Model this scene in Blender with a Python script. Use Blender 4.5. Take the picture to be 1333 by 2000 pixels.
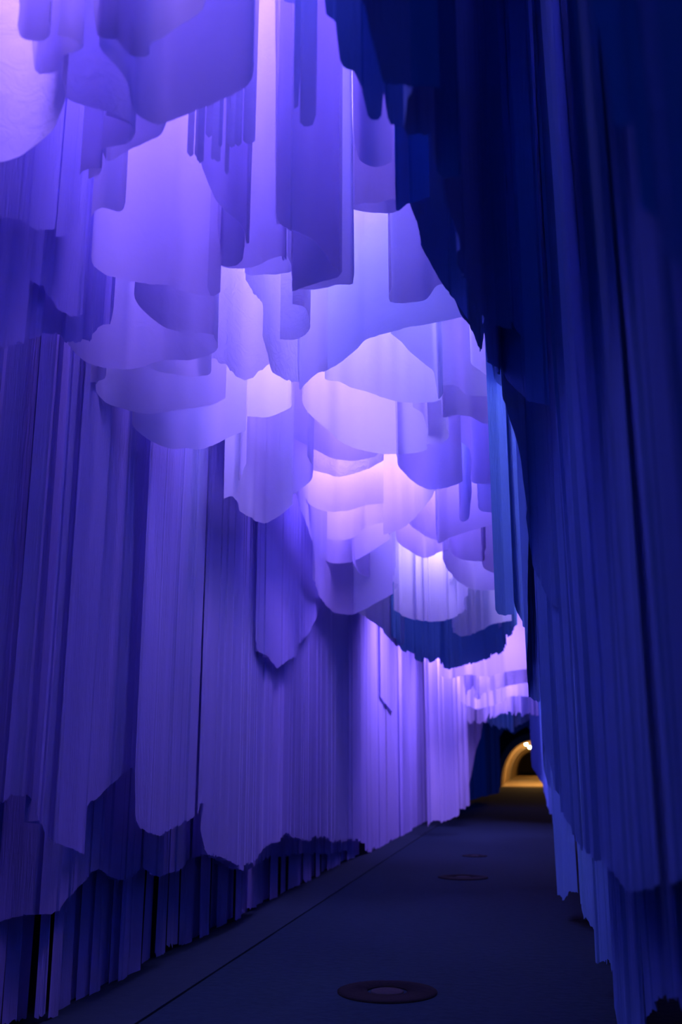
import bpy, math, random
from mathutils import Vector, Matrix, noise
random.seed(7)
S = bpy.context.scene
for o in list(bpy.data.objects): bpy.data.objects.remove(o)
C = S.collection

# ---------------------------------------------------------------- camera
F = 1944.0; VPX, VPY = 1041.0, 1490.0
TH = math.atan((VPY-1000)/F); PSI = math.atan((VPX-666.5)*math.cos(TH)/F)
EYE = Vector((0, 0, 1.6))
cd = bpy.data.cameras.new('camera'); cam = bpy.data.objects.new('camera', cd); C.objects.link(cam)
cam.location = EYE; cam.rotation_euler = (math.pi/2+TH, 0, PSI)
cd.sensor_fit = 'VERTICAL'; cd.sensor_height = 36.0; cd.sensor_width = 24.0; cd.lens = F/2000*36
cd.clip_start = .05; cd.clip_end = 500
cd.dof.use_dof = True; cd.dof.focus_distance = 7.0; cd.dof.aperture_fstop = 1.5
S.camera = cam
RM = Matrix.Rotation(PSI, 3, 'Z') @ Matrix.Rotation(math.pi/2+TH, 3, 'X')

# ---------------------------------------------------------------- world, exposure
w = bpy.data.worlds.new('world'); S.world = w; w.use_nodes = True
bg = w.node_tree.nodes['Background']; bg.inputs[0].default_value = (.02, .09, .75, 1); bg.inputs[1].default_value = .09
S.view_settings.view_transform = 'Standard'; S.view_settings.look = 'None'
S.view_settings.gamma = 1; S.view_settings.use_curve_mapping = False
S.view_settings.exposure = 0.0

# ---------------------------------------------------------------- lamps above the cloth, with unseen fills added
PURPLE = (.37, .21, .90)
def lamp(x, y, z, power, sx=1.0, sy=1.0, col=PURPLE, rx=0, ry=0, spread=180):
    l = bpy.data.lights.new('stage_or_fill_light', 'AREA'); l.shape = 'RECTANGLE'; l.size = sx; l.size_y = sy
    l.energy = power; l.color = col; l.spread = math.radians(spread)
    o = bpy.data.objects.new('stage_or_fill_light', l); o.location = (x, y, z); o.rotation_euler = (rx, ry, 0); C.objects.link(o)
WHITER = (.50, .39, .90)
LAMPS = [   # y, z, watts, colour, width, x, tilt
    (2.3, 5.2, 8, PURPLE, .8, -2.3, 60), (2.4, 5.3, 34, PURPLE, .8, -1.8, 50), (3.7, 6.5, 80, PURPLE, 1.7, -1.9, 40), (4.8, 7.2, 65, PURPLE, 1.8, -1.9, 50), (6.0, 6.8, 110, WHITER, 1.9, -1.8, 50), (7.1, 6.4, 78, WHITER, 1.9, -1.8, 50),  # first pair: unseen lamps added above the viewer to brighten the top-left cloth
    (8.5, 7.3, 30, WHITER, 1.9, -1.8, 40), (9.8, 6.9, 55, PURPLE, 2.0, -1.7, 50), (11.3, 5.8, 100, PURPLE, 2, -1.7, 50), (12.9, 5.6, 70, PURPLE, 2, -1.5, 50), (14.6, 5.4, 80, WHITER, 1.2, -.9, 58)]
for y, z, p, c, wd, x, rx in LAMPS: lamp(x, y, z, p*1.6, wd, .7, c, math.radians(rx), 0, 130)
for y, z, p in ((4.4, 7.0, 75), (6.6, 7.0, 100), (8.8, 6.8, 100), (11.2, 6.4, 130)): lamp(-1.75, y, z, p*1.9, .4, 1.0, PURPLE, 0, math.radians(44), 140)  # unseen washers added to brighten the upper left wall
for y, z, p, c in ((19.4, 4.8, 360, PURPLE), (23.2, 4.6, 420, PURPLE), (26.6, 4.4, 170, PURPLE)): lamp(-1.2, y, z, p, 1.4, .6, c, math.radians(25), math.radians(15), 170)
# unseen blue fills added for ambient light: behind the viewer and along the passage
BLUE = (.01, .12, 1.0)
lamp(-1.2, -3.5, 3.2, 26, 4, 4, BLUE, rx=math.radians(80))
for yy, p in ((3.2, 16), (7.2, 15), (11.4, 20), (16.8, 8), (37.5, 110)): lamp(-1.0, yy, 5.6, p, 1.5, .6, BLUE)

# ---------------------------------------------------------------- materials
def principled(name, col, rough=.8, spec=.3, bump=None, var=None, scale=8):
    m = bpy.data.materials.new(name); m.use_nodes = True; nt = m.node_tree; b = nt.nodes['Principled BSDF']
    b.inputs['Base Color'].default_value = (*col, 1); b.inputs['Roughness'].default_value = rough
    b.inputs['Specular IOR Level'].default_value = spec
    tc = nt.nodes.new('ShaderNodeTexCoord'); n = nt.nodes.new('ShaderNodeTexNoise')
    n.inputs['Scale'].default_value = scale; n.inputs['Detail'].default_value = 8
    nt.links.new(tc.outputs['Object'], n.inputs['Vector'])
    if var:
        r = nt.nodes.new('ShaderNodeMixRGB'); r.inputs[1].default_value = (*col, 1); r.inputs[2].default_value = (*var, 1)
        nt.links.new(n.outputs['Fac'], r.inputs[0]); nt.links.new(r.outputs[0], b.inputs['Base Color'])
    if bump:
        bp = nt.nodes.new('ShaderNodeBump'); bp.inputs['Strength'].default_value = bump; bp.inputs['Distance'].default_value = .02
        nt.links.new(n.outputs['Fac'], bp.inputs['Height']); nt.links.new(bp.outputs[0], b.inputs['Normal'])
    return m
def cloth(name, col=(.43, .46, .68), tr=.5, crease=.25, streak=0., tcol=None):
    m = bpy.data.materials.new(name); m.use_nodes = True; nt = m.node_tree; nt.nodes.clear()
    N, L = nt.nodes.new, nt.links.new
    out = N('ShaderNodeOutputMaterial'); mx = N('ShaderNodeMixShader'); d = N('ShaderNodeBsdfDiffuse'); t = N('ShaderNodeBsdfTranslucent')
    d.inputs['Color'].default_value = (*col, 1); t.inputs['Color'].default_value = (*(tcol or col), 1); mx.inputs[0].default_value = tr
    tc = N('ShaderNodeTexCoord'); mp = N('ShaderNodeMapping'); mp.inputs['Scale'].default_value = (1, 1, .12)
    n1 = N('ShaderNodeTexNoise'); n1.inputs['Scale'].default_value = 60; n1.inputs['Detail'].default_value = 3
    n2 = N('ShaderNodeTexNoise'); n2.inputs['Scale'].default_value = 9; n2.inputs['Detail'].default_value = 6; n2.inputs['Distortion'].default_value = 1.2
    L(tc.outputs['Object'], mp.inputs[0]); L(mp.outputs[0], n1.inputs['Vector']); L(tc.outputs['Object'], n2.inputs['Vector'])
    b1 = N('ShaderNodeBump'); b1.inputs['Strength'].default_value = streak; b1.inputs['Distance'].default_value = .01
    b2 = N('ShaderNodeBump'); b2.inputs['Strength'].default_value = crease; b2.inputs['Distance'].default_value = .02
    L(n1.outputs['Fac'], b1.inputs['Height']); L(n2.outputs['Fac'], b2.inputs['Height']); L(b1.outputs[0], b2.inputs['Normal'])
    L(b2.outputs[0], d.inputs['Normal']); L(b2.outputs[0], t.inputs['Normal'])
    L(d.outputs[0], mx.inputs[1]); L(t.outputs[0], mx.inputs[2]); L(mx.outputs[0], out.inputs['Surface'])
    return m
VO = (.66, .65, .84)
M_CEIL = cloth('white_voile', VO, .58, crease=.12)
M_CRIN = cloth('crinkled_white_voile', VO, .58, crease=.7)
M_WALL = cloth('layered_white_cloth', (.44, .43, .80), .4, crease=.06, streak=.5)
M_SHADED = cloth('shaded_dense_cloth', (.13, .27, .52), .07, crease=.08, streak=.4)  # denser stack of the white cloth; shade is put into the darker, bluer colour

# ---------------------------------------------------------------- mesh tools
def ray(px, py):
    return RM @ Vector(((px-666.5)/F, -(py-1000)/F, -1))
def at_Y(px, py, D): r = ray(px, py); return EYE + r*(D/r.y)
def at_X(px, py, X): r = ray(px, py); return EYE + r*(X/r.x)
def at_Z(px, py, Z=0.0): r = ray(px, py); return EYE + r*((Z-EYE.z)/r.z)
def cot(py): r = ray(1041, py); return r.y/max(r.z, .02)

def mesh_obj(name, verts, faces, mat, parent=None, smooth=True):
    me = bpy.data.meshes.new(name); me.from_pydata([tuple(v) for v in verts], [], faces); me.update()
    if smooth: me.polygons.foreach_set('use_smooth', [True]*len(me.polygons))
    me.materials.append(mat)
    o = bpy.data.objects.new(name, me); C.objects.link(o)
    if parent: o.parent = parent
    return o
def tag(o, label, cat, group=None, kind=None):
    if label: o['label'] = label
    if cat: o['category'] = cat
    if group: o['group'] = group
    if kind: o['kind'] = kind
    return o
def lathe(name, prof, mat, n=40, parent=None, loc=(0, 0, 0)):
    v, f = [], []; k = len(prof)
    for i in range(n):
        a = 2*math.pi*i/n
        for r, z in prof: v.append((loc[0]+r*math.cos(a), loc[1]+r*math.sin(a), loc[2]+z))
    for i in range(n):
        for j in range(k-1):
            a = i*k+j; b = ((i+1) % n)*k+j; f.append((a, b, b+1, a+1))
    return mesh_obj(name, v, f, mat, parent)
def box(name, x0, x1, y0, y1, z0, z1, mat, parent=None):
    v = [(x, y, z) for x in (x0, x1) for y in (y0, y1) for z in (z0, z1)]
    f = [(0, 1, 3, 2), (4, 6, 7, 5), (0, 4, 5, 1), (2, 3, 7, 6), (0, 2, 6, 4), (1, 5, 7, 3)]
    return mesh_obj(name, v, f, mat, parent, False)

def resample(P, step, sharp):
    if not sharp and len(P) > 2:
        Q = []; n = len(P)
        for i in range(n-1):
            p0, p1, p2, p3 = P[max(i-1, 0)], P[i], P[i+1], P[min(i+2, n-1)]
            for k in range(8):
                t = k/8
                # tension .35 keeps the scallops from overshooting
                m1, m2 = (p2-p0)*.35, (p3-p1)*.35
                Q.append((2*t**3-3*t*t+1)*p1+(t**3-2*t*t+t)*m1+(-2*t**3+3*t*t)*p2+(t**3-t*t)*m2)
        Q.append(P[-1])
    else: Q = P
    out = [Q[0].copy()]; acc = 0
    for a, b in zip(Q, Q[1:]):
        L = max((Vector((b.x-a.x, b.y-a.y))).length, .25*abs(b.z-a.z), 1e-5); t = step-acc
        while t < L: out.append(a.lerp(b, t/L)); t += step
        acc = L-(t-step)
    out.append(Q[-1].copy())
    return out

def sheet(P, ztop, mat, name='fabric_sheet', sharp=False, fold=.03, pleat=0., step=.02, seed=0, fray=.004, rows=9, slit=0., comb=0.):
    """Cloth hanging straight down: P is the hem in the world, the cloth rises from it to ztop.
    fold: soft waves; pleat: stepped edges of many thin layers; comb: ragged hem."""
    R = resample(P, step, sharp); n = len(R); rng = random.Random(seed*13+5)
    # stepped profile
    prof = [0.0]*n; jag = [0.0]*n
    if pleat or comb:
        i = 0; lvl = 0.0
        while i < n:
            wd = max(1, int(rng.choice((.02, .03, .04, .06, .09, .14, .22))/step))
            lvl = rng.uniform(-1, 1)*pleat; sl = rng.uniform(-.7, .7)*pleat; jj = rng.uniform(-1, 1)*comb
            for k in range(wd):
                if i+k < n: prof[i+k] = lvl+sl*(k/wd-.5); jag[i+k] = jj+rng.uniform(-.2, .2)*comb
            i += wd
            if slit and rng.random() < slit and i+1 < n:
                prof[i] = -.10; i += 1
    verts = []; faces = []
    for i, p in enumerate(R):
        a = R[max(i-1, 0)]; b = R[min(i+1, n-1)]; t = Vector((b.x-a.x, b.y-a.y, 0))
        t = t.normalized() if t.length > 1e-6 else Vector((1, 0, 0))
        nr = Vector((t.y, -t.x, 0))            # for a left-to-right hem this looks back to the viewer
        zb = p.z + jag[i] + fray*noise.noise(Vector((p.x*25, p.y*25, seed)))
        s = i*step
        for r in range(rows):
            q = r/(rows-1); z = zb+(ztop-zb)*q**1.5
            d = fold*(noise.noise(Vector((s*2.2, z*.25, seed*3.1))) + .45*noise.noise(Vector((s*7, z*.4, seed*1.7+9))))
            d += prof[i]*(1 if r < rows-2 else .6)
            verts.append(Vector((p.x, p.y, z)) + nr*d)
    for i in range(n-1):
        for r in range(rows-1):
            a = i*rows+r; faces.append((a, a+rows, a+rows+1, a+1))
    return mesh_obj(name, verts, faces, mat, None, pleat == 0)

ZT = 8.0; cnt = [0]
def hang(d, pts, label, k=.5, mat=None, ztop=ZT, group=None, **kw):
    """ceiling sheet: hem traced point by point, d = how far down the passage (one value or left/right)."""
    cnt[0] += 1
    ys = [p[1] for p in pts]; xs = [p[0] for p in pts]; cm = cot(sum(ys)/len(ys)); x0, x1 = min(xs), max(xs)
    P = []
    for p in pts:
        if len(p) == 3: D = p[2]
        else:
            D = d if not isinstance(d, tuple) else d[0]+(d[1]-d[0])*(p[0]-x0)/max(x1-x0, 1)
            D *= (cot(p[1])/cm)**k
        P.append(at_Y(p[0], p[1], D))
    kw.setdefault('seed', cnt[0])
    o = sheet(P, ztop, mat or M_CEIL, **kw)
    return tag(o, label, 'fabric', group)
def wall(X, pts, label, ztop=ZT, mat=None, group=None, **kw):
    """wall sheet: hem traced on a plane running along the passage."""
    cnt[0] += 1
    P = [at_Y(p[0], p[1], p[2]) if len(p) == 3 else at_X(p[0], p[1], X) for p in pts]
    kw.setdefault('seed', cnt[0]); kw.setdefault('pleat', .007); kw.setdefault('fold', .022); kw.setdefault('slit', .08); kw.setdefault('step', .014)
    kw.setdefault('fray', .01); kw.setdefault('sharp', True)
    o = sheet(P, ztop, mat or M_WALL, **kw)
    return tag(o, label, 'fabric', group)

# ================================================================ setting
M_ASPH = principled('worn_asphalt', (.004, .011, .022), .95, .04, .5, (.010, .024, .042), 14)
M_KERB = principled('kerb_concrete', (.007, .016, .028), .95, .05, .4, (.012, .024, .038), 9)
M_DARK = principled('shade_black_concrete', (.015, .015, .017), .9, .1)  # near-black colour stands in for darkness in the slits and around the arch
M_VAULT = principled('old_vault_concrete', (.34, .26, .18), .85, .2, .6, (.22, .17, .12), 3)
M_IRON = principled('cast_iron', (.006, .006, .009), .9, .05, .4, None, 40)
M_IRON2 = principled('worn_cast_iron', (.022, .022, .03), .9, .05, .3, None, 40)

def grid(name, x0, x1, y0, y1, nx, ny, zf, mat):
    v = [(x0+(x1-x0)*i/nx, y0+(y1-y0)*j/ny, 0) for i in range(nx+1) for j in range(ny+1)]
    v = [(x, y, zf(x, y)) for x, y, _ in v]
    f = [(i*(ny+1)+j, (i+1)*(ny+1)+j, (i+1)*(ny+1)+j+1, i*(ny+1)+j+1) for i in range(nx) for j in range(ny)]
    return mesh_obj(name, v, f, mat)
KX = at_Z(690, 1722).x
o = grid('floor', KX, 4, -3, 180, 40, 500, lambda x, y: .004*noise.noise(Vector((x*.8, y*.8, 0))), M_ASPH); o['kind'] = 'structure'
o = box('trim_1', -6, KX-.006, -3, 60, -.1, .012, M_KERB); o['kind'] = 'structure'
o = box('ceiling', -6, 5, -2, 42, ZT+.02, ZT+.25, M_DARK); o['kind'] = 'structure'  # unseen slab added to keep blue sky light off the near cloth
o = box('added_backing_left', -4.6, -4.4, -2, 42, -.05, ZT, M_DARK); o['kind'] = 'structure'  # black backing added behind the cloth so its slits stay dark
o = box('added_backing_right', 2.6, 2.8, -2, 42, -.05, ZT, M_DARK); o['kind'] = 'structure'  # matching dark backing added behind the right-hand cloth

# far tunnel: a ribbed concrete vault
TX, TW, THH, TY = .35, 2.85, 3.55, 70
def arch(scale, n=28, x=TX):
    a = []
    for i in range(n+1):
        t = math.pi*i/n
        a.append((x-math.copysign(abs(math.cos(t))**.85, math.cos(t))*TW*scale, math.sin(t)*THH*scale))
    return a
v, f = [], []; prof = []
y = TY
prof.append((TY-.2, 1.0))
while y < 175:
    prof += [(y, .87), (y+1.4, .87), (y+1.6, 1.0), (y+5.5, 1.0), (y+5.5, .87)]; y += 5.5
rows = [[(px, yy, pz) for px, pz in arch(s)] for yy, s in prof]
for r in rows: v += r
k = 29
for i in range(len(rows)-1):
    for j in range(k-1): f.append((i*k+j, i*k+j+1, (i+1)*k+j+1, (i+1)*k+j))
o = mesh_obj('wall_vault', v, f, M_VAULT, None, False); o['kind'] = 'structure'
# dark portal wall pierced by the arch
v, f = [], []
A = arch(1.0); n = len(A)
for yy, sc in ((TY-.3, 1), (TY+.4, 1)):
    v += [(px, yy, pz) for px, pz in A]
for i in range(n):
    t = math.pi*i/(n-1); v.append((TX-math.cos(t)*16, TY-.3, max(0, math.sin(t))*14))
for i in range(n-1):
    f.append((i, i+1, n+i+1, n+i)); f.append((i, 2*n+i, 2*n+i+1, i+1))
o = mesh_obj('wall_portal', v, f, M_DARK, None, False); o['kind'] = 'structure'
o = box('trim_2', TX-2.9, TX+2.9, 71.5, 176, -.02, .015, M_VAULT); o['kind'] = 'structure'  # paler slab added over the dark path so amber light shows on it
o = box('wall_back', TX-4, TX+4, 176, 176.3, -.1, 5, M_VAULT); o['kind'] = 'structure'  # end cap added to keep the blue sky out of the vault

# vault lamps
def emis(name, col, s):
    m = bpy.data.materials.new(name); m.use_nodes = True; b = m.node_tree.nodes['Principled BSDF']
    b.inputs['Emission Color'].default_value = (*col, 1); b.inputs['Emission Strength'].default_value = s; return m
M_BULB = emis('glowing_lamp_glass', (1, .82, .42), 260)
def bulb(px, py, z, label, r=.10):
    p = at_Z(px, py, z)
    e = bpy.data.objects.new('tunnel_lamp', None); e.location = p; C.objects.link(e); tag(e, label, 'lamp', 'lamps in the far tunnel')
    prof = [(r*math.sin(a), -r*math.cos(a)) for a in [i*math.pi/12 for i in range(13)]]
    lathe('glass_globe', prof, M_BULB, 20, e)
    lathe('lamp_base', [(0, r*1.7), (r*.55, r*1.7), (r*.6, r*.8), (r*.4, r*.75)], M_IRON, 16, e)
    l = bpy.data.lights.new('tunnel_light', 'POINT'); l.energy = 200; l.color = (1, .52, .13); l.shadow_soft_size = .15
    lo = bpy.data.objects.new('tunnel_light', l); lo.location = p+Vector((0, -.3, -.4)); C.objects.link(lo)
bulb(1028, 1453, 3.0, 'bright warm tunnel lamp, left and nearest of the glowing cluster')
bulb(1035, 1459.5, 3.0, 'bright warm tunnel lamp, right of its near twin and a little lower')
bulb(1037.5, 1452, 3.2, 'dimmer small tunnel lamp at the upper right of the bright pair', .04)
for yy in (74, 79, 86, 110, 125):  # extra lights without fixtures, added to lift the amber inside the vault
    l = bpy.data.lights.new('tunnel_light', 'POINT'); l.energy = 330; l.color = (1, .52, .13); l.shadow_soft_size = .2
    lo = bpy.data.objects.new('tunnel_light', l); lo.location = (TX+.6, yy, 2.7); C.objects.link(lo)

# manhole covers in the path
def manhole(px, py, r, label, name='manhole_cover'):
    p = at_Z(px, py, .0)
    e = bpy.data.objects.new(name, None); e.location = (p.x, p.y, .004); C.objects.link(e); tag(e, label, 'manhole cover')
    lathe('outer_ring', [(r*.40, 0), (r*.40, .006), (r*.9, .008), (r, .006), (r, -.01)], M_IRON, 48, e)
    o = lathe('centre_plate', [(0, .008), (r*.30, .008), (r*.33, .004), (r*.33, -.01)], M_IRON2, 32, e); o['label'] = 'paler worn centre'
manhole(757, 1938, .36, 'round dark manhole cover with a pale worn centre, nearest the viewer')
manhole(905, 1714, .36, 'dark round manhole cover halfway along the dim path')
manhole(928, 1672, .22, 'small dark drain cover beyond the middle manhole', 'drain_cover')

# ================================================================ left and centre ceiling sheets
# (depth, hem trace, label, options)
H = hang
# nearest, top left
H(2.9, [(183,-30),(190,70),(228,76),(245,95),(258,108),(275,112),(292,108),(296,88),(320,78),(352,50),(395,20),(410,-30)], 'small folded lobe at the very top left, lying over the big smooth lobe', k=.9)
H((2.75,2.8), [(36,-30),(38,20),(32,50),(37,70),(50,80),(75,81),(92,77),(96,66),(94,40)], 'short curled sheet with a dark hook, touching the top edge at far left', k=1)
H(3.0, [(72,60),(73,138),(88,140),(101,139),(108,132),(112,113),(130,104),(155,101),(167,94),(160,84),(140,73),(112,70)], 'S-curled hem below the dark hook, beside the pale triangle at top left', k=1)
H(3.4, [(72,146),(100,168),(125,187),(165,205),(200,214),(222,221),(250,233),(264,247),(264,262),(250,272)], 'pale triangular sheet between the S-curled hem and the big smooth lobe', k=.7, mat=M_CRIN)
H((3.0,3.2), [(-80,318),(0,315),(35,303),(68,282),(97,252),(118,205),(124,184),(120,150)], 'broad pale sheet with a round hem at the left edge, second row from the top', k=.6, mat=M_CRIN)
H((3.15,3.3), [(184,-30),(187,75),(190,90),(200,105),(225,130),(245,160),(255,200),(265,220),(285,232),(310,240),(340,230),(370,218),(400,207),(440,188),(475,170),(492,150),(497,120)], 'big smooth lobe with a deep round belly near the top, darkest of the large ones', k=.45)
H(3.6, [(198,292),(215,286),(250,280),(264,268),(263,250),(240,234),(207,224)], 'small dark curl peeping under the pale triangular sheet', k=1)
H(3.8, [(195,285),(196,308),(203,318),(218,321),(232,315),(250,300),(290,276),(314,262),(320,235)], 'rounded sheet sloping up to the right under the small dark curl', k=.8)
H(3.85, [(155,356),(158,338),(172,328),(195,326),(203,330),(195,344),(172,350)], 'tiny dark curl at left, above the narrow sheet with the notched hem', k=1)
H((4.1,4.2), [(178,425),(187,412),(200,405),(220,411),(236,415),(244,408),(246,395)], 'narrow sheet with a notched hem, overlapping the left side of the large plain sheet', k=.7)
# dark fringe hanging under the big lobe
for i, (a, b, y, l) in enumerate([(364,378,306,'leftmost'),(378,390,308,'second'),(390,404,327,'third, longest on the left'),(400,414,262,'fourth, short and curved'),(412,430,311,'fifth, broad'),(428,436,286,'sixth, thin'),(435,444,333,'seventh, pointed and longest'),(444,460,285,'eighth'),(458,474,283,'ninth'),(472,498,275,'rightmost, curling outward')]):
    H(3.9+.02*i, [(a,y-6),((a+b)/2,y+3),(b,y-2)], 'ragged dark strip fringing the big smooth lobe, '+l+' of ten', k=0, name='fabric_strip', group='fringe strips under the big lobe', fold=.07, step=.008, sharp=True, comb=.012)
H(4.6, [(392,300),(397,328),(410,360),(425,390),(450,415),(470,435),(480,455),(484,478),(486,470)], 'sheet cut diagonally down to the right directly below the dark fringe', k=.6)
H(4.95, [(428,400),(427,513),(432,520),(446,523),(464,520),(478,508),(483,482)], 'dark rolled sheet end left of the brightest tapering gap', k=.6)
H((5.3,5.5), [(426,505),(432,519),(450,524),(480,524),(510,518),(530,508),(550,503),(557,512),(557,500)], 'bright sheet seen through the tapering gap at top centre', k=.6)
H(3.7, [(577,-20),(578,140),(573,208),(580,224),(584,215),(588,150),(587,246),(597,252),(611,249),(618,240),(620,150)], 'dark torn strip with a forked end, hanging at top centre', k=0, sharp=True, fold=.02, name='fabric_strip')
H(3.75, [(548,-20),(552,4),(570,10),(580,9),(586,-5)], 'short dark scrap at the top edge, left of the forked strip', k=.5)
H(4.5, [(536,-40),(538,100),(538,415),(548,438),(570,452)], 'narrow left-hand return of the tall long sheet at top centre', k=0)
H((4.55,4.8), [(538,415),(548,438),(570,452),(608,470),(632,492),(648,515),(658,525),(662,532)], 'tall long sheet with a hem slanting down to the right, centre of the top', k=.6)
H((5.2,5.1), [(570,450),(567,564),(580,568),(598,561),(630,549),(655,541),(663,530)], 'dark rolled inside behind the slanting hem of the tall centre sheet', k=.8)
H((5.5,5.5), [(585,566),(615,567),(640,563),(662,556),(688,555),(690,548),(691,535)], 'long bright sheet right of the tall centre sheet, ending in a level hem', k=.7)
H(5.7, [(560,500),(566,528),(550,533),(520,536),(490,538),(478,534)], 'small pale roll between the two dark rolled ends at top centre', k=.9)
H((4.7,5.0), [(178,500),(182,518),(208,536),(222,539),(267,548),(300,555),(330,556),(350,567),(382,575),(413,579)], 'very large plain sheet filling the upper left, hem nearly level', k=.3)
H(4.9, [(405,560),(413,579),(430,570)], 'thin fold just right of the very large plain sheet', k=0)
H((5.6,5.9), [(222,600),(222,541),(222,630)], 'sliver of sheet at the lower left corner of the very large plain sheet', k=0)
H((5.2,5.4), [(268,552),(265,580),(275,600),(295,620),(320,640),(345,648),(370,655),(400,652),(418,655)], 'scalloped sheet directly below the very large plain sheet', k=.4)
H((5.5,6.0), [(130,673),(150,692),(170,707),(200,717),(245,721),(280,717),(320,705),(370,703),(400,697),(420,686),(424,675),(415,658)], 'wide pointed sheet whose left tip touches the dark block on the left', k=.5)
H((6.2,6.3), [(283,712),(300,722),(330,728),(370,735),(405,732),(412,725)], 'thin pale band under the wide pointed sheet', k=.5)
H((5.9,6.9), [(176,745),(190,745),(212,730),(206,740),(192,748),(195,770),(215,790),(258,805),(300,808),(350,800),(410,792),(440,780)], 'wide lobe of cloth, third row down on the left', k=.4)
H((6.6,7.6), [(258,807),(259,830),(275,850),(300,863),(320,872),(340,877),(365,875),(388,878),(420,868),(455,850),(480,842)], 'lowest broad lobe on the left before the streaked wall begins', k=.4)
H((8.3,8.5), [(438,905),(452,930),(470,938),(480,905)], 'small lobe squeezed in under the lowest broad left lobe', k=.5)
H((8.3,10), [(436,975),(455,970),(475,1000),(500,1018),(520,1022),(550,1005),(572,985)], 'lobe overlapping the streaked wall left of centre, round and faint', k=.5)
# centre
H(6.3, [(547,663),(570,663),(590,655),(600,640),(600,600),(572,592)], 'small crumpled roll below the tall centre sheet', k=.9, mat=M_CRIN)
H((6.6,6.8), [(415,698),(440,713),(455,728),(470,738),(490,735),(510,722),(528,712)], 'brightly lit crinkled sheet with a ragged hem left of centre', k=.4, mat=M_CRIN, fray=.03)
H((6.1,7.0), [(478,545),(495,572),(517,593),(518,625),(516,660),(525,700),(535,730),(560,743),(582,747),(590,740)], 'tall crinkled sheet with a stepped left edge at centre', k=.15, mat=M_CRIN, fray=.015)
H(6.9, [(580,700),(582,758),(590,762),(602,748),(620,730),(640,722)], 'narrow point of cloth beside the tall crinkled sheet', k=.2)
H((6.7,6.4), [(632,727),(660,712),(688,690),(712,665),(740,655),(765,650),(800,640),(850,630),(905,618),(965,600)], 'bright broad sheet right of centre, its hem rising to the right', k=.4)
H(4.4, [(695,280),(700,305),(706,316),(722,323),(742,325),(765,316)], 'small dark-rimmed lobe against the shaded right-hand overhang, upper one', k=.6)
H((4.7,4.7), [(692,400),(712,396),(736,398),(757,392),(775,386)], 'dim sheet under the upper small lobe beside the right overhang', k=.6)
H((4.95,4.95), [(690,407),(712,412),(745,413),(770,410),(776,395)], 'sheet with a pale level hem beside the right-hand overhang', k=.6)
H((5.9,5.8), [(766,560),(766,587),(792,590),(825,586),(842,574),(856,558),(880,553)], 'violet sheet with a rounded corner half hidden by the right overhang', k=.6)
H((7.3,7.5), [(764,650),(785,667),(805,688),(835,714),(848,727),(853,760),(858,780),(866,768)], 'darker sheet cut diagonally, leaning against the pale domed lobe', k=.2)
H((7.8,8.0), [(636,728),(638,741),(662,745),(690,757),(720,765),(747,777),(780,786),(815,787),(845,785),(860,780),(866,770)], 'pale domed lobe just right of centre', k=.5)
H((8.0,8.2), [(919,640),(919,705),(930,718),(950,730),(975,748)], 'small violet sheet tucked at the edge of the right wall, upper', k=.3)
H((8.4,8.4), [(863,753),(885,752),(898,758),(908,770),(925,773),(985,777)], 'sheet with a wavy hem right of the pale domed lobe', k=.5)
H((8.9,8.9), [(866,790),(866,815),(890,811),(920,815),(945,827),(985,833)], 'second wavy hem down beside the right wall', k=.5)
H((9.6,9.3), [(593,762),(594,787),(606,808),(632,834),(662,860),(691,874),(734,884),(777,886),(815,883),(832,876),(834,855),(828,810),(808,795)], 'largest oval lobe in the centre of the ceiling', k=.5)
H((9.3,9.3), [(834,868),(850,868),(868,864),(878,852),(874,838)], 'small rounded sheet right of the largest oval lobe', k=.6)
H((10.2,10.4), [(540,851),(565,855),(598,868),(628,885),(649,896),(683,901),(704,900),(736,891),(745,870)], 'bright crescent of cloth left below the largest oval lobe', k=.5)
H((8.2,8.8), [(405,790),(425,806),(445,812),(470,813),(520,815),(545,806),(565,795),(566,780)], 'level-hemmed sheet left of the bright crescent', k=.4)
H((8.6,9.6), [(430,812),(455,822),(470,840),(500,862),(535,900),(545,880)], 'faint diagonal sheet under the level-hemmed one', k=.4)
H((9.0,10.3), [(455,925),(462,960),(490,975),(530,983),(575,965),(605,940),(612,918),(600,890)], 'rounded violet lobe, left of the crumpled bright patch', k=.5)
H((10.8,10.8), [(560,880),(600,915),(640,925),(660,932),(690,925),(720,915),(752,900)], 'crumpled bright patch of cloth below the bright crescent', k=.6, mat=M_CRIN)
H((11.2,11.5), [(585,955),(602,983),(623,995),(653,1000),(687,996),(713,987),(750,983)], 'wide shallow lobe under the crumpled bright patch', k=.5)
H((10.4,10.4), [(878,850),(882,857),(900,862),(918,878),(922,900),(923,940),(945,945),(985,943)], 'square-cornered sheet beside the right wall at mid height', k=.2)
H((10.0,10.0), [(774,888),(780,910),(798,934),(815,947),(840,956),(870,953),(897,945),(905,940)], 'neat half-round lobe right of the crumpled bright patch', k=.5)
H((11.0,11.0), [(898,940),(898,1012),(910,1018),(918,1008),(922,960)], 'narrow hanging tongue below the neat half-round lobe', k=.2)
H((11.0,11.0), [(934,955),(934,990),(940,998),(955,1001),(985,1003)], 'little round flap against the right wall at mid height', k=.4)
H((11.6,11.6), [(750,1045),(772,1038),(798,1025),(820,1000),(838,980),(853,955),(860,940)], 'sheet whose hem climbs steeply right, under the neat half-round lobe', k=.5)
H((12.6,12.6), [(800,1010),(803,1022),(815,1035),(833,1048),(856,1056)], 'bright triangle of cloth inside the steeply climbing hem', k=.5, mat=M_CRIN)
H((11.9,11.9), [(854,1000),(855,1060),(875,1052),(900,1043),(925,1035),(985,1018)], 'sheet with a gently climbing hem near the right wall', k=.4)
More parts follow.
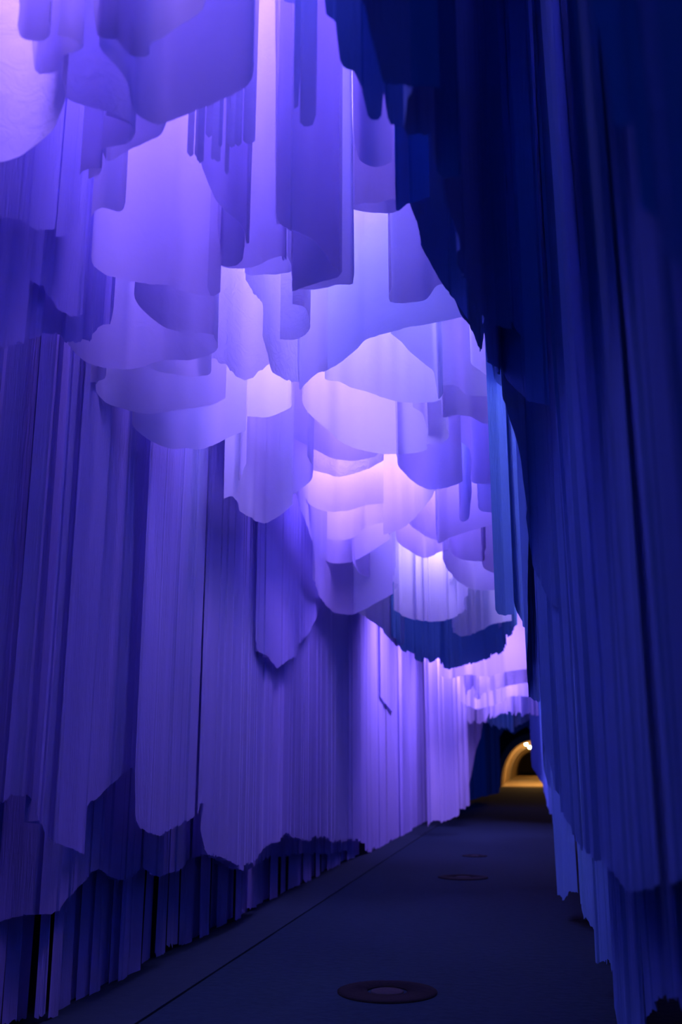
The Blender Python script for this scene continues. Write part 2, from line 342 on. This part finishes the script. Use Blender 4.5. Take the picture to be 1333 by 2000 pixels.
H((10.6,12.2), [(575,962),(590,1000),(605,1040),(615,1070),(626,1090),(640,1080)], 'long sheet sloping steeply beside the streaked wall', k=.1)
H((12.6,13), [(618,1040),(640,1052),(665,1056),(690,1050),(715,1030),(752,1020)], 'shallow lobe, first of four stepping down to the dim corner', k=.5)
H((13.2,13.8), [(625,1085),(650,1100),(685,1098),(720,1080),(757,1055),(760,1040)], 'shallow lobe, second of four stepping down to the dim corner', k=.5)
H((14.0,14.4), [(690,1095),(700,1115),(715,1125),(750,1130),(772,1124)], 'shallow lobe, third of four stepping down to the dim corner', k=.5)
H((13.2,14.4), [(612,1130),(625,1165),(650,1195),(690,1200),(730,1180),(770,1160)], 'dim rounded lobe, lowest of four stepping down to the left', k=.5)
H((13.3,13.3), [(772,1045),(775,1055),(788,1068),(810,1082),(830,1090),(846,1085),(860,1078),(878,1074)], 'dark-rimmed curved sheet above the pleated curtain', k=.6)
H((12.8,12.8), [(881,1040),(882,1080),(900,1092),(930,1096),(946,1094),(950,1070)], 'darker box-shaped flap right of the pleated curtain', k=.4)
H((13.0,13.0), [(943,1060),(944,1105),(955,1115),(985,1124)], 'small flap against the right wall above the half-moon sheet', k=.3)
H((14.0,14.0), [(866,1083),(872,1110),(890,1130),(910,1145),(930,1152),(985,1153)], 'half-moon sheet beside the right wall', k=.5)
H((15.0,15.0), [(771,1100),(771,1190),(785,1202),(810,1210),(840,1215),(870,1213),(900,1200),(914,1190),(914,1150)], 'bright pleated curtain, rectangular, where the ceiling steps down', k=.1, pleat=.05, sharp=True)
H((16.0,16.0), [(880,1100),(890,1235),(920,1240),(960,1220),(1000,1212)], 'pale pleated sheet right of the rectangular curtain', k=.3, pleat=.03)
H((15.5,15.5), [(925,1125),(928,1165),(936,1150),(950,1148)], 'tiny forked scrap under the half-moon sheet', k=.3)
H((15.4,16), [(690,1190),(730,1215),(760,1245),(776,1262),(790,1255)], 'dim sheet joining the streaked wall to the ragged arch', k=.4)
H((17.0,17.5), [(770,1240),(785,1266),(800,1275),(825,1288),(858,1290),(872,1306),(888,1308),(905,1303),(935,1293),(965,1280),(985,1268),(990,1245),(1012,1222)], 'dark ragged arch of cloth closing the near room', mat=M_SHADED, k=.3, pleat=.03, comb=.05, sharp=True)
H((17.8,17.8), [(800,1225),(830,1262),(870,1275),(910,1262),(960,1240),(1010,1200)], 'inner violet fold above the dark ragged arch', k=.4)
# beyond the ragged arch
H(21, [(860,1315),(880,1325),(915,1318),(950,1322),(990,1312),(1045,1305)], 'first bright ceiling sheet past the ragged arch', k=.4, fold=.06)
H(22.5, [(905,1330),(912,1358),(925,1340),(935,1366),(950,1352),(975,1345),(1000,1338),(1045,1330)], 'torn bright sheet past the ragged arch, second one back', k=.2, fold=.1, mat=M_CRIN)
H(25, [(900,1370),(930,1385),(965,1378),(1000,1360),(1045,1362)], 'glowing crumpled sheet furthest inside the bright room', k=.3, fold=.12, mat=M_CRIN)
H(28, [(900,1400),(930,1412),(960,1400),(1000,1392),(1050,1400)], 'last bright ceiling sheet before the dark tunnel', k=.3, fold=.1, sharp=True, comb=.1, pleat=.04, step=.04)
H(34, [(930,1405),(950,1412),(975,1420),(1000,1428),(1020,1415),(1032,1405),(1050,1418),(1070,1420)], 'violet sheet ending just over the black tunnel mouth', k=.1, fold=.1, sharp=True, comb=.07, pleat=.03, step=.05)

# ================================================================ left wall
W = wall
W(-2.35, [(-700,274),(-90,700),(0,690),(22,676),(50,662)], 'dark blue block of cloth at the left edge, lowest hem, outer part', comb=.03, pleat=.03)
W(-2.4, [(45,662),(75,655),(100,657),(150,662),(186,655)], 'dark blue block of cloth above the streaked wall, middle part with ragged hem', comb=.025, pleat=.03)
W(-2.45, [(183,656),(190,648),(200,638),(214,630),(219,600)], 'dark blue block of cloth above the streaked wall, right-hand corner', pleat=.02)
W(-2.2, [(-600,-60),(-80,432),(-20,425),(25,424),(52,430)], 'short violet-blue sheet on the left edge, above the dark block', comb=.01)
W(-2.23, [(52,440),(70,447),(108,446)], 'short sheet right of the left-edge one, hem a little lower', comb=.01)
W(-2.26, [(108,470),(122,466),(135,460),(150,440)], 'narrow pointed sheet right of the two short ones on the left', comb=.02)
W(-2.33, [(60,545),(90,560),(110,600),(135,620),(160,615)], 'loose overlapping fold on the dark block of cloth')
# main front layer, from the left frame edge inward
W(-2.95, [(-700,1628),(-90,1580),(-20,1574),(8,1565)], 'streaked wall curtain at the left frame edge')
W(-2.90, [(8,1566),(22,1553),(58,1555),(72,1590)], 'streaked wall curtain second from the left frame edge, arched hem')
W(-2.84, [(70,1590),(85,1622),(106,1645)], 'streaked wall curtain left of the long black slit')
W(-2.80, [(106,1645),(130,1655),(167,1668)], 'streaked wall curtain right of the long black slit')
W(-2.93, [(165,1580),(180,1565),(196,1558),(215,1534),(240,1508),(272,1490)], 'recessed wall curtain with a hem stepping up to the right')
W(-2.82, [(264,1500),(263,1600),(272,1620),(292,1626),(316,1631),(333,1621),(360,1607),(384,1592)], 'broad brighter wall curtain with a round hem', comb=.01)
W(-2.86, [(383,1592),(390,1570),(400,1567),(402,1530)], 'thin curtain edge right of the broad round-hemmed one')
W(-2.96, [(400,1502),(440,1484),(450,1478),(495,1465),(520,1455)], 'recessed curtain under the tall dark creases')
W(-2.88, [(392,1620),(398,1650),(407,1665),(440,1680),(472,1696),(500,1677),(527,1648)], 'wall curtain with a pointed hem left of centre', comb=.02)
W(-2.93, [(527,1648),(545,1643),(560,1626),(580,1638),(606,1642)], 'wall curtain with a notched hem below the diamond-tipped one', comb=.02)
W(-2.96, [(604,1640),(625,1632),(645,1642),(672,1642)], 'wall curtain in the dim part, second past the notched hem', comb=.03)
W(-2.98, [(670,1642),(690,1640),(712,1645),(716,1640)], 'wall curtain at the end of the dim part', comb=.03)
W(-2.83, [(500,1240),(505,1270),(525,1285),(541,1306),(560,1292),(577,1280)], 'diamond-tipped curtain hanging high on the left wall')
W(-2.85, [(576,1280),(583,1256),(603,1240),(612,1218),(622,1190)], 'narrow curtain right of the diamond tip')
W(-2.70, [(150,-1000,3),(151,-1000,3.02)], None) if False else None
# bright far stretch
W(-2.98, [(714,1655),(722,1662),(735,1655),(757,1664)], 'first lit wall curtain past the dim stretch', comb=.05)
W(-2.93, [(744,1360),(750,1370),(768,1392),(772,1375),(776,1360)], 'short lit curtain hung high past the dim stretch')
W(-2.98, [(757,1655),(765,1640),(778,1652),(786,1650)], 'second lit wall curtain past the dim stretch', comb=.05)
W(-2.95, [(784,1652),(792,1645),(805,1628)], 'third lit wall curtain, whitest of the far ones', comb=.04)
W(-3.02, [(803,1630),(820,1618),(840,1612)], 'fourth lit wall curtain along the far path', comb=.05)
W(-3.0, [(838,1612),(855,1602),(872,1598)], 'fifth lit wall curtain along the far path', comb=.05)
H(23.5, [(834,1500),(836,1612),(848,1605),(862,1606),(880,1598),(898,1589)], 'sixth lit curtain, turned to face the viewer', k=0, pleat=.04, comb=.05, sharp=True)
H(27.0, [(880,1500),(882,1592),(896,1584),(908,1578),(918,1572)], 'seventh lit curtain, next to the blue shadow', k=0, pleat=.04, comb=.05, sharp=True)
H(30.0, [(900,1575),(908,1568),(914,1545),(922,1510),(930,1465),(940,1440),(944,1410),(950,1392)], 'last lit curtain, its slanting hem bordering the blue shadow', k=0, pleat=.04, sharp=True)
H(44.0, [(880,1576),(905,1568),(930,1560),(950,1553)], 'blue shaded curtain near the tunnel mouth, outer one', mat=M_SHADED, k=0, pleat=.06, sharp=True)
H(46.0, [(945,1557),(960,1552),(976,1549),(978,1500),(976,1440),(985,1425),(992,1422)], 'blue shaded curtain hanging right beside the tunnel mouth', mat=M_SHADED, k=0, pleat=.06, sharp=True)
H(47.0, [(960,1422),(975,1428),(988,1425),(1005,1434),(1012,1428),(1030,1418),(1040,1430),(1060,1440)], 'torn blue curtain top hanging into the black tunnel mouth', mat=M_SHADED, k=0, pleat=.04, sharp=True)
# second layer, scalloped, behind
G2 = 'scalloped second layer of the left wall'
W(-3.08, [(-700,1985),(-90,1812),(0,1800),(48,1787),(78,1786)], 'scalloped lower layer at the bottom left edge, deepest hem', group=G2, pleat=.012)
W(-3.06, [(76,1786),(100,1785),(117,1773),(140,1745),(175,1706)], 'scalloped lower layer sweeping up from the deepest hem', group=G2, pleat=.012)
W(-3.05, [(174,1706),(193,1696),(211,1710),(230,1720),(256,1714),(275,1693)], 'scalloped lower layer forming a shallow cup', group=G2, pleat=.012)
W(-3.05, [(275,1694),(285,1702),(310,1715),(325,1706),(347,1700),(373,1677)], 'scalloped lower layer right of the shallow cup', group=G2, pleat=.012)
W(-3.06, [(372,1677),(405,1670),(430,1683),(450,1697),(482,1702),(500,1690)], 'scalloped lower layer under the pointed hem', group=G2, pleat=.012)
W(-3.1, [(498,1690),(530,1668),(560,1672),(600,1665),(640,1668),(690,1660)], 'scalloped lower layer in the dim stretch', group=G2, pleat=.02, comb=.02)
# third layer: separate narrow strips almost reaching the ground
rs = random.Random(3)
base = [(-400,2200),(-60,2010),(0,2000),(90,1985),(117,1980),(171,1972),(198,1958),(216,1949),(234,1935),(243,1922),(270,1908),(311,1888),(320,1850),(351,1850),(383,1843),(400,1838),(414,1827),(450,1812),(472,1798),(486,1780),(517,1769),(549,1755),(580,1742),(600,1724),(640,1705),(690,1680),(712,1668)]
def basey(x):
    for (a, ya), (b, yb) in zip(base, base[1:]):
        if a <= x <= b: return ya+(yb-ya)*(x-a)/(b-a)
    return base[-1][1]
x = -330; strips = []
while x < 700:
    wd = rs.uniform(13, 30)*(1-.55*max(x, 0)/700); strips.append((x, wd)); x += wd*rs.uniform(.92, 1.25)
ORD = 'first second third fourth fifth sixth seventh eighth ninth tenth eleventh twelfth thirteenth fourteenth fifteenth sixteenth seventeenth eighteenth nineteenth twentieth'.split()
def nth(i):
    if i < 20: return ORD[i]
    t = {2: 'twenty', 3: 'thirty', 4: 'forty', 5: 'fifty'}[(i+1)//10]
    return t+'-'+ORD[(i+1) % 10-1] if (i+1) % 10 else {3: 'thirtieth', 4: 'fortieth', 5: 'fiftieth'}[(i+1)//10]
nvis = 0
for i, (x, wd) in enumerate(strips):
    y = basey(x+wd/2)
    vis = x+wd > -12; nvis += vis
    X = -3.16+rs.uniform(-.05, .05)
    W(X, [(x, y-rs.uniform(0, 8)), (x+wd/2, y+rs.uniform(-3, 3)), (x+wd, y-rs.uniform(2, 9))],
      'narrow strip nearly reaching the ground by the left wall, '+nth(nvis-1)+' from left' if vis else 'narrow strip of the left wall just outside the left frame edge',
      name='fabric_strip', group='narrow strips below the scalloped layer', ztop=3.0, rows=5, step=.012, pleat=.006, fold=.04, slit=0, comb=.02)

# ================================================================ right-hand overhang and wall (nearest, dark)
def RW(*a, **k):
    k.setdefault('mat', M_SHADED); k['pleat'] = k.get('pleat', .02)*.45; k.setdefault('fold', .035); return wall(*a, **k)

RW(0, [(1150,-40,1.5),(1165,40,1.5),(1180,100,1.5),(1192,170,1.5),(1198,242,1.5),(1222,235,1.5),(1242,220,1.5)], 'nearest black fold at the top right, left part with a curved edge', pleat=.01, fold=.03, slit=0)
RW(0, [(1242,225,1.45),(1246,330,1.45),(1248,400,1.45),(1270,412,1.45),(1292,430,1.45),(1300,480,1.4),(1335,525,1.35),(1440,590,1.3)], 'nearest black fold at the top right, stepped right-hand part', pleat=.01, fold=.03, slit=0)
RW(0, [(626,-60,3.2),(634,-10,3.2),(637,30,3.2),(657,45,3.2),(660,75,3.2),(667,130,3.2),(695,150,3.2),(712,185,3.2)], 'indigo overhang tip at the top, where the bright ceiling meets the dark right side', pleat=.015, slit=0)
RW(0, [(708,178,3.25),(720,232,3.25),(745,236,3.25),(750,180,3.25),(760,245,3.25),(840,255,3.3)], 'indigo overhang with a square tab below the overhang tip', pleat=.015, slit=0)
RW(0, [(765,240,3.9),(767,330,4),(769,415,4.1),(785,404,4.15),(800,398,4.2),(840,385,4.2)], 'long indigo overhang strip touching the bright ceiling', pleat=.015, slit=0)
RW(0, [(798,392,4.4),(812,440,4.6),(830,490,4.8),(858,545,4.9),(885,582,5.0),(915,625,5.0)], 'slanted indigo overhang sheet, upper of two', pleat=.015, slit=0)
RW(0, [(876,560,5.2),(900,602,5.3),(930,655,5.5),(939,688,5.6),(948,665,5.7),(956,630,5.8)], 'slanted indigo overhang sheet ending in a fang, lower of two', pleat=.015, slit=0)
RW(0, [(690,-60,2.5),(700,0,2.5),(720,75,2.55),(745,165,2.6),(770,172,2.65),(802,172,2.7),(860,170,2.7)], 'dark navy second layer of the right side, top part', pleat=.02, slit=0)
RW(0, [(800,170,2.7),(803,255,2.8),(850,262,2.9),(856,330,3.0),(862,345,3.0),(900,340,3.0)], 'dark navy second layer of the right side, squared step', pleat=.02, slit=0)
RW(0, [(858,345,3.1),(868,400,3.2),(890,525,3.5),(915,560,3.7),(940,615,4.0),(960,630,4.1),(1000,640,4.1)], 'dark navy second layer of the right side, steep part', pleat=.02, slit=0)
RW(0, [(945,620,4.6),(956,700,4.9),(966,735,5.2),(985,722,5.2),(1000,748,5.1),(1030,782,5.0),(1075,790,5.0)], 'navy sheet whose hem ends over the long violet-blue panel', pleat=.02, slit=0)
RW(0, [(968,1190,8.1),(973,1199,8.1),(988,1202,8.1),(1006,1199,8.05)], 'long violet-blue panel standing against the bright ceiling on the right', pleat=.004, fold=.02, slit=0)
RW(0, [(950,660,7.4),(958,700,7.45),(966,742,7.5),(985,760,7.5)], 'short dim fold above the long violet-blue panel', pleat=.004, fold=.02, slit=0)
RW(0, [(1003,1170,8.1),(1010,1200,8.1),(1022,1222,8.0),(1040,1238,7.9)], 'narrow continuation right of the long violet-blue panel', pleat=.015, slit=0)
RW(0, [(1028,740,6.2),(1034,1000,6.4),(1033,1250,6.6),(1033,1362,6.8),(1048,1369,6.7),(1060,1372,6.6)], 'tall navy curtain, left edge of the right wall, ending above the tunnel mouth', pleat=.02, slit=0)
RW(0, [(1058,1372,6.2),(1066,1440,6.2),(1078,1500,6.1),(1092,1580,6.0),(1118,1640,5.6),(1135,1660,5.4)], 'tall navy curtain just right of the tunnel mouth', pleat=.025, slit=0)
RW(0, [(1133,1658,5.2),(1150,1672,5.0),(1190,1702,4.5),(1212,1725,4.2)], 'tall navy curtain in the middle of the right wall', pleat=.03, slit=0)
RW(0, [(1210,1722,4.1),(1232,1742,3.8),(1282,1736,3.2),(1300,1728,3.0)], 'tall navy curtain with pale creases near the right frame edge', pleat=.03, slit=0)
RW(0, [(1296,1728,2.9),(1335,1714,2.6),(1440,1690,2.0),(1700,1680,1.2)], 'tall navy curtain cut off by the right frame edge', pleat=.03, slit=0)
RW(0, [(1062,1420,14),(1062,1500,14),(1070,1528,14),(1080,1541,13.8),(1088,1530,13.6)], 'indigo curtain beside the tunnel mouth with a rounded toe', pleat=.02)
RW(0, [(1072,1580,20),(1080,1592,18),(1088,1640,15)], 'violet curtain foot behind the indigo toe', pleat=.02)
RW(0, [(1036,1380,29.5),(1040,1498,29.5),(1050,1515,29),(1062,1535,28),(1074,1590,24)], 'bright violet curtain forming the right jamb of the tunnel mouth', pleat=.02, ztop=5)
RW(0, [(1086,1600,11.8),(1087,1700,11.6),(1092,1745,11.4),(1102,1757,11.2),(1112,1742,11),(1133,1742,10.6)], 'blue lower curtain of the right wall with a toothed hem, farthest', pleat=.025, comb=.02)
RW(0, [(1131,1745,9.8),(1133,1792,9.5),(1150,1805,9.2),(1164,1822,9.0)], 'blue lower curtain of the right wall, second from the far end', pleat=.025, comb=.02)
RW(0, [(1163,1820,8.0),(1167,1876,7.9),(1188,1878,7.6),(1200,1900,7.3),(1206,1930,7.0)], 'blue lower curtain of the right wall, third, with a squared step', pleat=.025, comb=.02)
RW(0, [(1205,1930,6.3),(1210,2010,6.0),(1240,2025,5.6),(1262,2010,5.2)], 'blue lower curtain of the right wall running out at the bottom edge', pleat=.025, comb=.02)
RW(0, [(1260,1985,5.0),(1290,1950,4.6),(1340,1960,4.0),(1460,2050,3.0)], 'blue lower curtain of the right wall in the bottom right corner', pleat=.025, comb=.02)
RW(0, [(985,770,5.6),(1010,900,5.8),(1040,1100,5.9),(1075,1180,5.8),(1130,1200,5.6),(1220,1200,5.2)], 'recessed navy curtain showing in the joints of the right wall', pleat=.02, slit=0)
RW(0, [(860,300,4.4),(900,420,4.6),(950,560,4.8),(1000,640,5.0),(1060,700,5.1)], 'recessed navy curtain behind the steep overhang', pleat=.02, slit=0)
